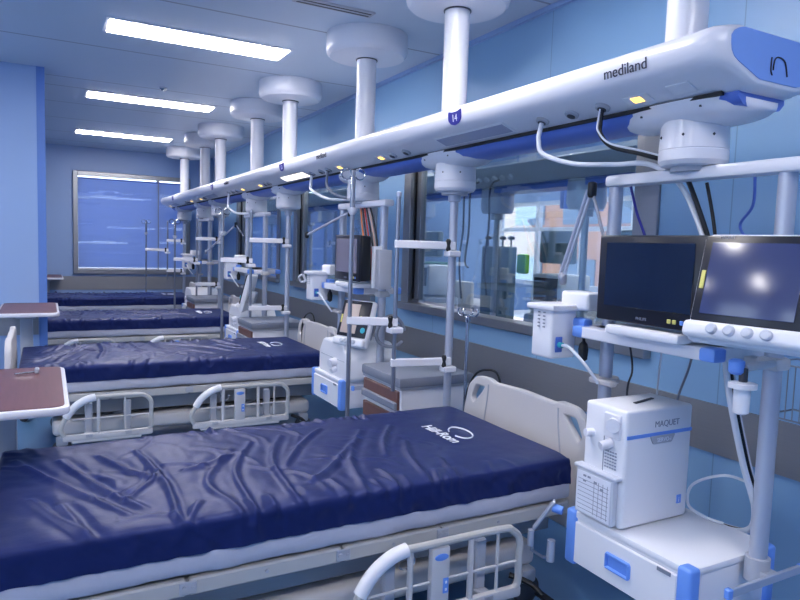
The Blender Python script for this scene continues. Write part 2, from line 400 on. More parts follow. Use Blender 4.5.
# ------------------------------------------------------------ ceiling bridge
XB = 1.92; Y0, Y1 = 1.24, 11.15
bridge = thing('ceiling_bridge', 'long white medical supply bridge hanging from the ceiling over all the beds', 'ceiling bridge', (XB, 0, 0))
half = [(-.21, 2.108), (-.24, 2.1), (-.262, 2.088), (-.275, 2.07), (-.274, 2.045), (-.268, 2.02), (-.254, 2.001), (-.23, 1.988), (-.125, 1.948), (-.105, 1.942)]
prof = half+[(-x, z) for x, z in reversed(half)]
MB().prism(prof, lambda p: (p[0], Y0+.06, p[1]), lambda p: (p[0], Y1, p[1])).build('beam_body', 'white', bridge, 50)
def shrink(k, dz=0): return [(x*k, 2.025+(z-2.025)*k+dz) for x, z in prof]
def shr(kx, kz, z0): return [(x*kx, z0+(z-z0)*kz) for x, z in prof]
e = MB(); prev = None
for (yy, kx, kz) in ((.075, 1.015, 1.02), (.03, 1.015, 1.02), (.008, .97, .98), (-.012, .90, .90), (-.016, .86, .86)):
    cur = e.ring([(p[0], Y0+yy, p[1]) for p in shr(kx, kz, 2.06)])
    if prev: e.bridge(prev, cur)
    else: e.bm.faces.new(cur)
    prev = cur
e.bm.faces.new(prev)
cap = e.build('end_cap', 'white', bridge, 40)
MB().prism(shr(.83, .80, 2.065), lambda p: (p[0], Y0-.019, p[1]), lambda p: (p[0], Y0-.013, p[1])).build('blue_face', 'capblue', cap)
MB().tube([(-.035, Y0-.021, 2.0), (-.03, Y0-.021, 2.03), (-.01, Y0-.021, 2.04), (.02, Y0-.021, 2.03), (.035, Y0-.021, 1.99)], .0022, 6, smooth=5).tube([(-.045, Y0-.021, 2.035), (-.046, Y0-.021, 2.0), (-.038, Y0-.021, 1.985)], .002, 6, smooth=4).build('emblem', 'ink', cap)
MB().prism(shrink(1.02), lambda p: (p[0], Y1, p[1]), lambda p: (p[0], Y1+.06, p[1])).build('end_cap', 'white', bridge)
und = [(-.112, 1.946), (-.113, 1.926), (-.09, 1.905), (-.04, 1.893), (.04, 1.893), (.09, 1.905), (.113, 1.926), (.112, 1.946)]
MB().prism(und, lambda p: (p[0], Y0+.03, p[1]), lambda p: (p[0], Y1-.05, p[1])).build('blue_underside', 'beamblue', bridge, 60)
b = MB()
for s in (-1, 1): b.box((s*.122, (Y0+Y1)/2, 1.9405), (.012, Y1-Y0-.15, .012))
b.build('shadow_groove', 'darkgap', bridge)
RY = [1.5, 4.11, 6.70, 9.20]; WY = [2.96, 5.68, 8.3, 10.7]
for i, y in enumerate([1.56, 3.0]+sorted(RY+WY)[2:]):
    c = MB().lathe((0, y, 0), [(.066, 2.10), (.066, 2.70)], 28).build('ceiling_column', 'white', bridge)
    MB().lathe((0, y, 0), [(.272, ZC-.001), (.274, 2.745), (.268, 2.722), (.25, 2.705), (.2, 2.698), (.08, 2.694), (.078, 2.692), (.066, 2.692)], 48).build('column_cover', 'white', c)
    MB().lathe((0, y, 0), [(.073, 2.697), (.073, 2.686)], 28).build('collar', 'dgrey', c)
# things on the slanted face.  s: distance down the face from the tip
T0 = Vector((-.230, 0, 1.988)); DN = (Vector((-.125, 0, 1.948))-T0).normalized(); NO = Vector((DN.z, 0, -DN.x))
if NO.x > 0: NO = -NO
def fp(y, s, h=0): p = T0+DN*s+NO*h; return Vector((p.x, y, p.z))
def fbox(y, s, wy, ws, h, base=0):
    m4 = frame(fp(y, s, base+h/2), (0, -1, 0), -DN)
    return MB(), m4, (wy, ws, h)
def face_box(name, m, y, s, wy, ws, h, base=0, parent=bridge, r=.002):
    return MB().box((0, 0, 0), (wy, ws, h), r, 1, rot=None).bake(frame(fp(y, s, base+h/2), (0, -1, 0), -DN)).build(name, m, parent)
def bake(self, mtx):
    bmesh.ops.transform(self.bm, matrix=mtx, verts=self.bm.verts); return self
MB.bake = bake
def outlet(y, s=.06):
    o = MB().lathe((0, 0, 0), [(.027, 0), (.027, .008), (.022, .012), (.016, .012)], 20).bake(frame(fp(y, s, 0), (0, -1, 0), -DN)).build('gas_outlet', 'lgrey', bridge)
    MB().lathe((0, 0, 0), [(.016, .011), (.016, .0145), (.009, .0145)], 16).bake(frame(fp(y, s, 0), (0, -1, 0), -DN)).build('socket', 'dgrey', o)
def lamp(y, s=.062):
    p = face_box('indicator_lamp', 'white2', y, s, .105, .05, .004)
    face_box('lens', 'amber', y, s, .042, .03, .003, .003, p)
FA = Vector((.007, 0, -.05)).normalized()
def fascia(y, z, h): return frame((-.274-h+(2.045-z)*.2, y, z), (0, -1, 0), -FA)
def badge(y, num):
    poly = [(-.05, .032), (-.02, .025), (.022, .025), (.056, .034), (.05, -.008), (.032, -.026), (0, -.033), (-.034, -.026), (-.054, -.008)]
    m4 = fascia(y, 2.04, .002)
    o = link('number_badge', plate([rounded(poly, .008, 3)], m4, .003, .0008), 'badge', bridge)
    text('number', num, .046, fascia(y, 2.04, .0037) @ Matrix.Translation((0, -.017, 0)), 'whiteink', o, .0006, 'CENTER')
def panel(y0, y1, lit):
    yc = (y0+y1)/2; w_ = y1-y0
    p = face_box('reading_light', 'white2', yc, .05, w_, .088, .004)
    face_box('diffuser', 'warm' if lit else 'lampoff', yc, .051, w_-.03, .066, .003, .003, p)
def brand(y):
    text('lettering', 'mediland', .05, fascia(y, 2.04, .0015) @ Matrix.Translation((0, -.015, 0)), 'ink', bridge, .0006)
brand(1.655); outlet(2.07); outlet(1.905); outlet(1.75); lamp(1.595); panel(2.27, 2.83, False); badge(2.56, '14')
face_box('socket_cover', 'white2', 1.42, .056, .085, .055, .004)
outlet(3.35); outlet(3.19); lamp(3.5); lamp(4.12); outlet(4.32); outlet(4.45); outlet(4.64); badge(5.05, '13'); panel(4.72, 5.28, True); brand(4.3)
outlet(5.7); outlet(5.8); lamp(5.97); lamp(6.58); outlet(6.8); outlet(6.98); outlet(7.14); badge(7.52, '12'); brand(6.95); panel(7.7, 8.2, False)
outlet(8.35); lamp(8.6); lamp(9.2); outlet(9.4); outlet(9.55); badge(10.1, '11'); lamp(10.9); panel(10.2, 10.6, False)

# ------------------------------------------------------------ swivel heads
def head(parent):
    sad = [(-1, .078), (-.985, .055), (-.9, .032), (-.65, .012), (0, 0), (.65, .012), (.9, .032), (.985, .055), (1, .078)]
    b = MB(); prev = None; first = None
    for k in range(25):
        t = math.sin((-1+2*k/24)*math.pi/2); yy = .262*t; flat = .126*(max(.0, 1-abs(t)**3.2))**.5+.004; dz = .028*abs(t)**4; tp = -.03*abs(t)**5
        ring = b.ring([(x*flat, yy, 1.866+(dz*(1-z/.078)+z+tp*z/.078)) for x, z in sad])
        if prev: b.bridge(prev, ring)
        else: first = ring
        prev = ring
    b.bm.faces.new(first); b.bm.faces.new(prev)
    h = b.build('swivel_saddle', 'white', parent, 50)
    MB().lathe((0, 0, 0), [(.106, 1.89), (.11, 1.80), (.108, 1.797), (.11, 1.794), (.11, 1.762), (.1, 1.748), (.085, 1.744)], 40).build('swivel_drum', 'white', parent, 30)
    MB().lathe((0, 0, 0), [(.07, 1.746), (.07, 1.728)], 28).build('bearing_ring', 'lgrey', parent)
    for a in (200, 250, 150): q = math.radians(a); MB().lathe((.109*math.cos(q), .109*math.sin(q), 1.84), [(.001, -.005), (.005, 0), (.001, .005)], 8).build('screw', 'dgrey', parent)
    for (x, y) in ((-.122, -.11), (-.122, .12)): MB().box((x, y, 1.915), (.006, .006, .006)).build('screw', 'dgrey', parent)

# ------------------------------------------------------------ equipment rigs (two posts, shelf, drawer box)
def rig(y, zb, lab, shelf=True, simple=False):
    t = thing('equipment_rig', lab, 'equipment carrier', (XB, y, 0), 'double post rigs under the bridge')
    head(t)
    MB().box((0, -.02, 1.7215), (.07, .76, .043), .012, 2).build('top_bar', 'white', t)
    for s in (-1, 1):
        p = MB().lathe((0, s*.33, 0), [(.026, zb-.13 if s > 0 else zb-.02), (.026, 1.705)], 20).build('post', 'pole', t)
        if s > 0: MB().lathe((0, s*.33, 0), [(.026, .945), (.05, .945), (.052, .957), (.05, .968), (.026, .968)], 20).box((-.045, s*.33-.03, .956), (.035, .12, .022), .006, 1).build('clamp', 'cream', p)
        MB().lathe((0, s*.33, 0), [(.026, zb-.06), (.036, zb-.06), (.036, zb+.012), (.026, zb+.014)], 20).build('foot_socket', 'lgrey', p)
    if shelf:
        sh = MB().box((.03, .075, 1.146), (.335, .55, .042), .004, 1).box((.03, .075, 1.146), (.22, .614, .042), .004, 1).build('shelf', 'white', t)
        for (sx, sy) in ((-1, -1), (-1, 1), (1, -1), (1, 1)):
            MB().box((.03+sx*.14, .075+sy*.279, 1.146), (.0585, .058, .0435), .008, 2).build('corner_cap', 'blue', sh)
        MB().box((.03, -.27, 1.128), (.05, .14, .025), .004, 1).box((0, -.33, 1.135), (.075, .07, .04), .012, 2).build('clamp', 'cream', sh)
    # drawer box
    bx_ = MB().box((-.05, -.03, zb-.105), (.40, .51, .17), .008, 2).build('drawer_box', 'white', t)
    MB().box((-.05, -.03, zb-.012), (.41, .52, .026), .008, 2).build('lid', 'white2', bx_)
    MB().box((-.2535, -.03, zb-.108), (.012, .43, .15), .003, 1).build('drawer_front', 'white2', bx_)
    h = MB()
    for (dy, dz, wy, wz) in ((0, .024, .1, .01), (0, -.024, .1, .01), (-.048, 0, .01, .048), (.048, 0, .01, .048)): h.box((-.2625, -.02+dy, zb-.105+dz), (.014, wy, wz), .003, 1)
    h.box((-.257, -.02, zb-.105), (.008, .09, .045))
    h.build('drawer_handle', 'blue', bx_)
    MB().box((-.2605, -.2, zb-.04), (.003, .05, .012)).build('name_plate', 'grey', bx_)
    for (sx, sy) in ((-1, -1), (-1, 1), (1, -1), (1, 1)):
        MB().box((-.05+sx*.185, -.03+sy*.238, zb-.098), (.05, .052, .2), .012, 3).build('corner_bumper', 'blue', bx_)
    r = MB().box((-.04, -.385, zb-.03), (.36, .012, .026), .002, 1).build('equipment_rail', 'pole', t)
    for s in (-1, 1): MB().box((-.04+s*.175, -.385, zb-.03), (.02, .02, .032), .004, 1).build('rail_end', 'blue', r)
    MB().box((-.0, -.36, zb-.03), (.05, .05, .02)).build('rail_bracket', 'lgrey', r)
    return t
rig(RY[0], .52, 'nearest double post carrier with shelf holding black monitor and white ventilator on its drawer box')
rig(RY[1], .57, 'second double post carrier, between the two nearest cabinets, with blue cornered drawer box')
rig(RY[2], .56, 'third double post carrier with low blue ventilator display, behind the second bed')
rig(RY[3], .56, 'farthest double post carrier near the end window')

# side bracket arm on nearest rig box
br = thing('hook_arm', 'bent silver arm with blue joint beside the nearest drawer box', 'bracket', (1.64, 1.78, .5))
MB().tube([(.02, -.03, .0), (-.0, .0, .005)], .016, 12).build('blue_joint', 'blue', br)
pa, pb = Vector((.004, -.004, .032)), Vector((-.05, .045, -.085))
MB().box((0, 0, 0), ((pb-pa).length, .03, .012), .004, 1).bake(frame((pa+pb)/2, pb-pa, (1, -1, -.0) if False else (.5, .55, .0))).build('flat_arm', 'pole', br)
MB().tube([(-.055, .05, -.115), (-.055, .045, -.165), (-.02, .02, -.19), (.0, .0, -.185)], .006, 8).build('bent_rod', 'rod', br)
MB().cyl((0, 0, -.2), (0, 0, -.12), .015, 14).build('grip_cylinder', 'pole', br)
MB().cyl((-.056, .05, -.15), (-.056, .05, -.09), .012, 14).build('grip_cylinder', 'pole', br)

# ------------------------------------------------------------ monitors, ventilators
def monitor(y, lab, wide=.435, zc=1.362, scr='screen'):
    t = thing('patient_monitor', lab, 'monitor', (1.755, y, 1.168), 'black patient monitors on the shelves')
    z = zc-1.168
    MB().box((.045, 0, z), (.075, wide, .295), .014, 3).build('housing', 'black', t)
    MB().box((.005, 0, z), (.018, wide, .30), .008, 2).build('bezel', 'bezel', t)
    MB().box((-.0055, 0, z+.014), (.005, wide-.075, .222), .002, 1).build('screen', scr, t)
    MB().box((.06, 0, .016), (.17, wide*.7, .032), .01, 2).build('base', 'white2', t)
    text('lettering', 'PHILIPS', .014, frame((-.0048, .035, z-.134), (0, -1, 0), (0, 0, 1)), 'greyink', t, .0004)
    for k, (m, dy) in enumerate((('yellow', -.10), ('yellow', -.12), ('blue', -.148))):
        b = MB().box((-.006, dy, z-.125), (.006, .014, .014), .002, 1)
        if k == 1: b.box((-.0085, dy, z-.125), (.003, .007, .007))
        b.build('button', m, t)
    return t
monitor(1.515, 'large black monitor with dark blue screen on the nearest white shelf')
monitor(RY[1]-.13, 'black monitor with pale reflecting screen on the second shelf, beyond the drip rod', .40, 1.362, 'screen3')
def vent_display(loc, rz, tilt, lab, scr='screen2', w_=.385, h_=.28):
    t = thing('ventilator_display', lab, 'ventilator screen', loc, 'white framed ventilator displays', rz)
    R_ = Matrix.Rotation(tilt, 4, 'Y')
    def bx2(name, m, c, size, r=.004, parent=t, seg=2): return MB().box((0, 0, 0), size, r, seg).bake(R_ @ Matrix.Translation(c)).build(name, m, parent)
    bx2('rear_shell', 'white2', (.032, 0, .13), (.05, w_+.012, h_+.05), .02)
    bx2('bezel', 'bezel', (.004, 0, .155), (.012, w_-.012, h_-.02), .008)
    bx2('screen', scr, (-.003, .031, .155), (.004, w_-.125, h_-.065), .002)
    lw = bx2('control_strip', 'white2', (-.004, 0, .0), (.04, w_+.008, .05), .015, seg=3)
    for k in range(4):
        MB().lathe((0, 0, 0), [(.016, -.004), (.015, .012), (.011, .016)], 16).bake(R_ @ frame((-.022, w_/2-.09-.05*k*w_/.385, .003), (0, -1, 0), (0, 0, 1)) ).build('knob', 'clear', t)
    for s, dy in ((1, w_/2-.022), (-1, -w_/2+.07)): bx2('label_strip', 'yellow', (-.003, dy, .15), (.004, .012, .055), .001)
    MB().lathe((0, 0, 0), [(.018, 0), (.018, .006), (.012, .008)], 18).bake(R_ @ frame((-.003, -w_/2+.03, .085), (0, -1, 0), (0, 0, 1))).build('round_button', 'teal', t)
    text('lettering', 'MAQUET', .011, R_ @ frame((-.0035, w_/2-.05, .275), (0, -1, 0), (0, 0, 1)), 'greyink', t, .0004)
    bx2('mount', 'lgrey', (.085, -.03, .1), (.07, .12, .12), .01)
    return t
vent_display((1.70, 1.10, 1.235), math.radians(8), math.radians(14), 'white framed ventilator screen tilted beside the large black monitor')
vent_display((1.72, 3.84, .82), math.radians(22), math.radians(17), 'tilted white ventilator display below the second shelf, on the knobbed white unit', 'screen4', w_=.26, h_=.26)
vent_display((1.68, 6.32, .83), math.radians(-28), math.radians(14), 'ventilator display turned edge-on under the third shelf', 'blind', w_=.30, h_=.32)

def vent_unit():
    t = thing('ventilator_unit', 'white upright ventilator base with blue stripe on the nearest drawer box', 'ventilator', (1.84, 1.587, .523))
    MB().box((0, 0, .205), (.325, .19, .405), .012, 3).build('housing', 'white2', t)
    b = MB().box((0, -.0955, .318), (.318, .003, .012)); b.build('stripe', 'blue', t)
    link('latch', plate([rounded([(-.05, .312), (.07, .312), (.055, .285), (-.035, .285)], .006, 3)], frame((0, -.0965, 0), (1, 0, 0), (0, 0, 1)), .006, .001), 'lgrey', t)
    text('latch_lettering', 'SERVO-i', .02, frame((-.02, -.1002, .291), (1, 0, 0), (0, 0, 1)), 'whiteink', t, .0004)
    text('lettering', 'MAQUET', .03, frame((-.03, -.0958, .342), (1, 0, 0), (0, 0, 1)), 'greyink', t, .0005)
    MB().box((.115, -.0955, .07), (.022, .003, .03)).build('blue_label', 'blue', t)
    text('label_letter', 'i', .024, frame((.112, -.0975, .06), (1, 0, 0), (0, 0, 1)), 'whiteink', t, .0003)
    MB().box((.02, .0, .4085), (.13, .012, .004), rot=Matrix.Rotation(.25, 4, 'Z')).build('top_slot', 'dgrey', t)
    MB().box((-.163, -.035, .345), (.012, .075, .085), .004, 1).build('port_panel', 'white', t)
    for (p_, q_, r_) in (((-.16, -.04, .352), (-.185, -.055, .352), .024), ((-.16, -.03, .285), (-.20, -.02, .275), .016), ((-.16, .055, .30), (-.19, .062, .30), .014)): MB().cyl(p_, q_, r_, 18).build('hose_port', 'white', t)
    b = MB()
    for i in range(6):
        for j in range(5): b.box((-.1635, -.055+.011*j, .20+.011*i), (.003, .007, .004))
    b.build('printed_notes', 'greyink', t)
    MB().box((-.1635, .0, .19), (.002, .002, .36)).build('seam', 'grey', t)
    h = MB().box((-.176, .01, .09), (.028, .17, .16), .004, 1).box((-.172, .01, .175), (.04, .195, .012), .003, 1).build('card_holder', 'clear', t)
    MB().box((-.1915, .01, .09), (.002, .155, .145)).build('card', 'paper', h)
    b = MB()
    for i in range(8): b.box((-.193, .01, .03+.015*i), (.001, .14, .0016))
    for i in range(4): b.box((-.193, -.055+.02*i, .085), (.001, .0016, .12))
    for (dy, z) in ((.05, .15), (.03, .15), (.05, .132), (.0, .14), (-.03, .125)): b.box((-.193, dy, z), (.001, .014, .007))
    b.build('card_print', 'greyink', h)
    return t
vent_unit()
def vent_body(loc, lab):
    t = thing('chamfered_ventilator', lab, 'ventilator', loc, 'chamfered white ventilator bodies')
    poly = [(-.2, 0), (.2, 0), (.2, .215), (-.13, .215), (-.2, .13)]
    link('housing', plate([rounded([(-.22, .0), (.24, .0), (.24, .13), (.17, .215), (-.15, .215), (-.22, .14)], .02, 4)], frame((0, 0, .002), (0, 1, 0), (0, 0, 1)), .36, .014), 'white2', t)
    MB().cyl((-.18, -.05, .1), (-.23, -.06, .09), .028, 16).cyl((-.18, -.06, .055), (-.22, -.07, .04), .018, 14).build('knob', 'white', t)
    MB().box((0, .005, .118), (.366, .40, .004)).build('seam', 'lgrey', t)
    return t
vent_body((1.87, 4.025, .573), 'chamfered white ventilator body on the second drawer box')
vent_body((1.87, 6.62, .563), 'chamfered white ventilator body under the third shelf, past the grey topped cabinet')
vent_body((1.87, 9.12, .563), 'chamfered white ventilator body at the farthest carrier')

def module_rack(y, lab, z=1.045):
    t = thing('module_rack', lab, 'monitor module rack', (1.74, y, z), 'white module boxes on the shelf ends')
    MB().box((.03, .02, .085), (.13, .115, .195), .012, 3).build('housing', 'white2', t)
    MB().box((.04, .02, .187), (.18, .16, .024), .008, 2).build('top_plate', 'white', t)
    MB().box((.12, -.04, .215), (.10, .15, .07), .012, 3).build('top_box', 'white2', t)
    b = MB()
    for i in range(5):
        for j in range(2): b.box((-.0405, .03-.03*j, .11+.014*i), (.002, .012, .005))
    b.build('vents', 'grey', t)
    MB().box((.0, -.045, .045), (.035, .006, .06), .003, 1).build('socket', 'beamblue', t)
    MB().cyl((0, -.045, .045), (0, -.065, .045), .011, 12).build('plug', 'teal', t)
    MB().box((.1, -.06, .13), (.05, .07, .035), .01, 2).build('blue_clamp', 'blue', t)
    MB().tube([(0, -.065, .045), (.0, -.11, .04), (.02, -.18, -.02), (.06, -.2, -.08)], .006, 8, smooth=6).build('cable', 'hose', t)
    MB().tube([(.1, -.07, .11), (.09, -.085, .06), (.09, -.085, .05), (.09, -.085, .03), (.09, -.086, -.01), (.09, -.087, -.02)], [.006, .006, .016, .02, .017, .004], 10).build('black_connector', 'black', t)
    return t
module_rack(1.95, 'white monitor module box clamped to the far end of the nearest shelf')
module_rack(RY[1]+.42, 'white monitor module box at the left end of the second shelf')
module_rack(RY[2]+.42, 'white monitor module box on the third carrier shelf')
module_rack(RY[3]+.40, 'white monitor module box on the farthest carrier shelf')

# hose support arms
def sup(loc, p, lab, g='hose support arms', low=False):
    t = thing('support_arm', lab, 'support arm', loc, g)
    a, b_, c = [Vector(q)-Vector(loc) for q in p]
    for dy in (0, .022): MB().cyl(a+Vector((0, dy, 0)), b_+Vector((0, dy, 0)), .007, 10).build('bar', 'pole', t)
    MB().lathe(a, [(.012, -.03), (.017, -.02), (.017, .025), (.01, .03)], 14).build('joint', 'black', t)
    MB().cyl(b_ if low else a, c, .006, 10).build('rod', 'rod', t)
    MB().lathe(b_, [(.01, -.025), (.016, -.015), (.016, .015), (.01, .025)], 14).build('joint', 'black' if low else 'rod', t)
    if low: MB().tube([c, c+Vector((-.02, .03, -.02)), c+Vector((.0, .04, -.06)), c+Vector((.02, 0, -.05)), c], .01, 8, smooth=3).build('hose_clip', 'white', t)
    return t
sup((1.85, 1.9, 1.3), [(1.82, 1.855, 1.685), (1.83, 2.0, 1.34), (1.82, 1.78, 1.5)], 'jointed twin bar support arm beside the large black monitor, in front of the inner window')
sup((1.85, 4.2, 1.67), [(1.87, 4.21, 1.673), (1.8, 4.868, 1.512), (1.8, 4.94, 1.20)], 'sloping support arm with black joints and a hanging rod at the second carrier', low=True)
sup((1.9, 7.4, 1.6), [(1.9, 7.44, 1.628), (1.65, 7.82, 1.307), (1.87, 6.98, 1.50)], 'folded support arm with two sloping rods at the third carrier')

# accessories on nearest rig
t = thing('water_trap', 'small white flow meter cup with blue knob hanging below the nearest ventilator screen', 'flow meter', (1.75, 1.15, 1.075))
MB().lathe((0, 0, 0), [(.012, -.075), (.021, -.07), (.023, .0), (.038, .002), (.038, .016), (.02, .02)], 20).build('cup', 'white2', t)
MB().cyl((0, 0, .02), (0, 0, .06), .012, 12).build('neck', 'dgrey', t)
MB().lathe((-.012, .015, .06), [(.015, -.02), (.022, -.012), (.022, .018), (.012, .024)], 16).build('knob', 'blue', t)
MB().cyl((0, 0, .06), (.14, .0, .065), .012, 12).build('arm', 'cream', t)
t = thing('wire_basket', 'hanging wire basket below the ventilator screen at the right edge', 'basket', (2.12, 1.28, .95))
b = MB()
for i in range(15): b.cyl((-.1, -.34+i*.022, .0), (-.1, -.34+i*.022, .17), .0018, 6)
for i in range(8): b.cyl((-.1+i*.022, -.34, 0), (-.1+i*.022, -.34, .17), .0018, 6)
b.build('wires', 'rod', t)
for z in (0, .17): MB().tube([(-.1, -.34, z), (-.1, -.03, z), (.06, -.03, z), (.06, -.34, z), (-.1, -.34, z)], .003, 6).build('rim', 'rod', t)
# hoses
def hose(name, pts, r, m, lab, g, cat='hose', sm=8):
    return tag(MB().tube(pts, r, 10, smooth=sm).build(name, m), lab, cat, g)
def fw_(y, s=.06, h=.012): p = fp(y, s, h); return Vector((p.x+XB, y, p.z))
def ferr(y): return
a = fw_(2.07)
hose('gas_hose', [a, a+Vector((-.01, 0, -.04)), (1.728, 2.068, 1.885), (1.735, 2.045, 1.83), (1.78, 1.92, 1.785), (1.85, 1.78, 1.775), (1.90, 1.66, 1.768), (1.96, 1.57, 1.69), (1.97, 1.47, 1.5), (1.97, 1.4, 1.3), (1.97, 1.37, 1.19)], .0095, 'hose', 'white gas hose looping from the outlet farther from the camera to the nearest carrier', 'gas hoses near')
a = fw_(1.75)
hose('gas_hose', [a, a+Vector((.0, .004, -.05)), (1.742, 1.75, 1.87), (1.765, 1.715, 1.825), (1.82, 1.63, 1.795), (1.86, 1.58, 1.775), (1.90, 1.55, 1.757), (1.94, 1.52, 1.69), (1.99, 1.43, 1.4), (1.98, 1.4, 1.19)], .0085, 'black', 'black hose looping from the second outlet of the nearest bay to the carrier', 'gas hoses near')
hose('gas_hose', [a+Vector((-.006, 0, .012)), a+Vector((-.010, .005, -.045)), (1.733, 1.752, 1.878), (1.757, 1.717, 1.834), (1.813, 1.632, 1.806), (1.853, 1.582, 1.787)], .004, 'hose', 'thin white line running along the black looping hose', 'gas hoses near')
for i, (x, r, m) in enumerate(((0, .011, 'hose'), (.022, .008, 'black'), (.036, .005, 'hose'))):
    hose('power_cable', [(2.05+x, 1.42, 1.12), (2.06+x, 1.40, .98), (2.10+x, 1.36, .75), (2.17+x, 1.345, .56), (2.18+x, 1.40, .47), (2.14+x, 1.6, .46), (2.06, 1.75, .47), (1.98, 1.77, .42)], r, m,
         ['thick pale cable dropping behind the nearest post', 'black power cable dropping behind the nearest post', 'thin white line beside the black power cable'][i], 'cables behind the nearest post', 'cable')
hose('power_cable', [(2.16, 1.34, .66), (2.1, 1.42, .68), (2.04, 1.5, .63), (2.02, 1.50, .56), (2.03, 1.44, .535), (2.05, 1.38, .53)], .005, 'hose', 'thin white loop of tubing above the nearest drawer box', 'cables behind the nearest post', 'cable')
hose('wall_cable', [(2.1, 1.72, 1.13), (2.2, 1.81, .95), (2.25, 1.86, .78), (2.26, 1.88, .55), (2.2, 1.9, .32)], .004, 'hose', 'thin white cable below the shelf against the blue wall', 'cables under the shelf', 'cable')
hose('wall_cable', [(2.08, 1.56, 1.13), (2.09, 1.59, 1.03), (2.11, 1.65, .88), (2.14, 1.72, .6), (2.1, 1.74, .4)], .0045, 'grey', 'thin grey slanting cable below the shelf behind the ventilator', 'cables under the shelf', 'cable')
hose('wall_cable', [(2.0, 1.80, 1.13), (2.01, 1.78, 1.0), (2.0, 1.79, .9), (2.02, 1.78, .6)], .004, 'dgrey', 'thin dark cable beside the left post under the nearest shelf', 'cables under the shelf', 'cable')
hose('power_cable', [(2.0, 1.50, 1.70), (2.0, 1.46, 1.55), (1.99, 1.42, 1.35), (1.99, 1.42, 1.19)], .006, 'black', 'black cable dropping from the nearest top bar behind the monitor', 'cables over the nearest shelf', 'cable')
hose('power_cable', [(2.02, 1.34, 1.71), (2.05, 1.36, 1.62), (2.08, 1.42, 1.56), (2.04, 1.36, 1.5), (2.0, 1.26, 1.4), (1.98, 1.2, 1.25)], .005, 'beamblue', 'blue-grey curled cable hanging behind the ventilator screen', 'cables over the nearest shelf', 'cable')
hose('power_cable', [(1.93, 1.77, 1.70), (1.95, 1.75, 1.6), (1.97, 1.72, 1.5), (1.95, 1.7, 1.4), (1.95, 1.7, 1.2)], .005, 'badge', 'dark blue cable beside the left post above the monitor', 'cables over the nearest shelf', 'cable')
a = fw_(4.64)
hose('gas_hose', [a, a+Vector((.0, .01, -.07)), (1.74, 4.62, 1.84), (1.78, 4.4, 1.77), (1.86, 4.2, 1.76), (1.9, 4.15, 1.75)], .011, 'hose', 'white gas hose looping to the second carrier', 'gas hoses second bay')
a = fw_(4.32)
hose('gas_hose', [a, a+Vector((.0, .02, -.07)), (1.75, 4.33, 1.84), (1.78, 4.26, 1.79), (1.88, 4.15, 1.755)], .009, 'grey', 'grey gas hose looping to the second carrier', 'gas hoses second bay')
a = fw_(7.14)
hose('gas_hose', [a, a+Vector((.0, .02, -.1)), (1.74, 7.13, 1.80), (1.78, 6.95, 1.74), (1.88, 6.8, 1.74)], .012, 'hose', 'white gas hose looping to the third carrier', 'gas hoses third bay')
cols = [(224, 130, 70), (40, 40, 50), (190, 70, 60), (30, 32, 40), (210, 180, 170), (28, 28, 36)]
for i, c in enumerate(cols):
    m = mat('lead_%d' % i, c, .5); y = 4.02-.03*i
    hose('lead_cable', [(1.92, y+.12, 1.70), (1.91, y+.06-.01*i, 1.55), (1.90, y-.05, 1.38), (1.89, y-.12+.02*i, 1.22)], .006, m,
         ['orange', 'first black', 'red', 'second black', 'pale', 'third black'][i]+' monitor lead in the bundle hanging at the second carrier', 'leads at the second carrier', 'cable', 5)
# tall panel devices beside second monitor
t = thing('ventilator_tower', 'pale upright device panels beside the second monitor on its shelf', 'device', (1.84, 3.75, 1.168))
MB().box((.03, .02, .14), (.06, .035, .27), .006, 2).build('front_panel', 'white2', t)
MB().box((.05, -.04, .13), (.09, .06, .25), .006, 2).build('rear_panel', 'lgrey', t)
# corrugated ring tube at second carrier
pts = [(1.95+.1*math.cos(a_), 3.70+.02*math.sin(2*a_), .90+.1*math.sin(a_)) for a_ in [i*math.pi/9 for i in range(0, 17)]]
hose('breathing_tube', pts, .012, 'grey', 'coiled grey breathing tube hanging at the second carrier', 'breathing tubes', 'tube', 3)

# ------------------------------------------------------------ single-post carriers with drip rods
def bar_arm(name, a, b_, parent, knob=True):
    a, b_ = Vector(a), Vector(b_); d = (b_-a); L_ = d.length; mid = (a+b_)/2
    m4 = frame(mid, d, Vector((0, 0, 1)))
    o = MB().box((0, 0, 0), (L_+.03, .042, .024), .004, 1).bake(frame(mid, d, (0, 0, 1))).build(name, 'white', parent)
    if knob:
        MB().lathe(b_+Vector((-.03, -.005, .0)), [(.008, -.03), (.014, -.02), (.009, 0), (.014, .025), (.008, .035)], 10).build('clamp_knob', 'black', o)
        MB().box(b_+Vector((-.0, -.0, -.042)), (.075, .06, .032), .006, 1).build('clamp', 'white', o)
    MB().lathe(a+Vector((.02, -.0125, 0)), [(.004, 0), (.004, .002), (.001, .002)], 8, 'y').build('bolt', 'dgrey', o)
    return o
def drip_rod(parent, p, z0, z1, hooks=True):
    x, y = p
    r = MB().cyl((x, y, z0), (x, y, z1), .0115, 12).build('drip_rod', 'rod', parent)
    if hooks:
        MB().lathe((x, y, z1-.21), [(.01, -.02), (.022, -.005), (.03, .018), (.012, .02)], 12).build('rod_collar', 'white', r)
        for s in (-1, 1):
            MB().tube([(x+s*.010, y, z1-.19), (x+s*.01, y, z1-.04)]+[(x+s*(.036-.028*math.cos(k*math.pi/6)), y-s*.004, z1-.02+.028*math.sin(k*math.pi/6)) for k in range(12)], .0042, 6).build('hook', 'chrome', r)
    else:
        MB().lathe((x, y, z1), [(.011, -.02), (.013, -.01), (.013, .004), (.006, .008)], 12).build('rod_cap', 'pole', r)
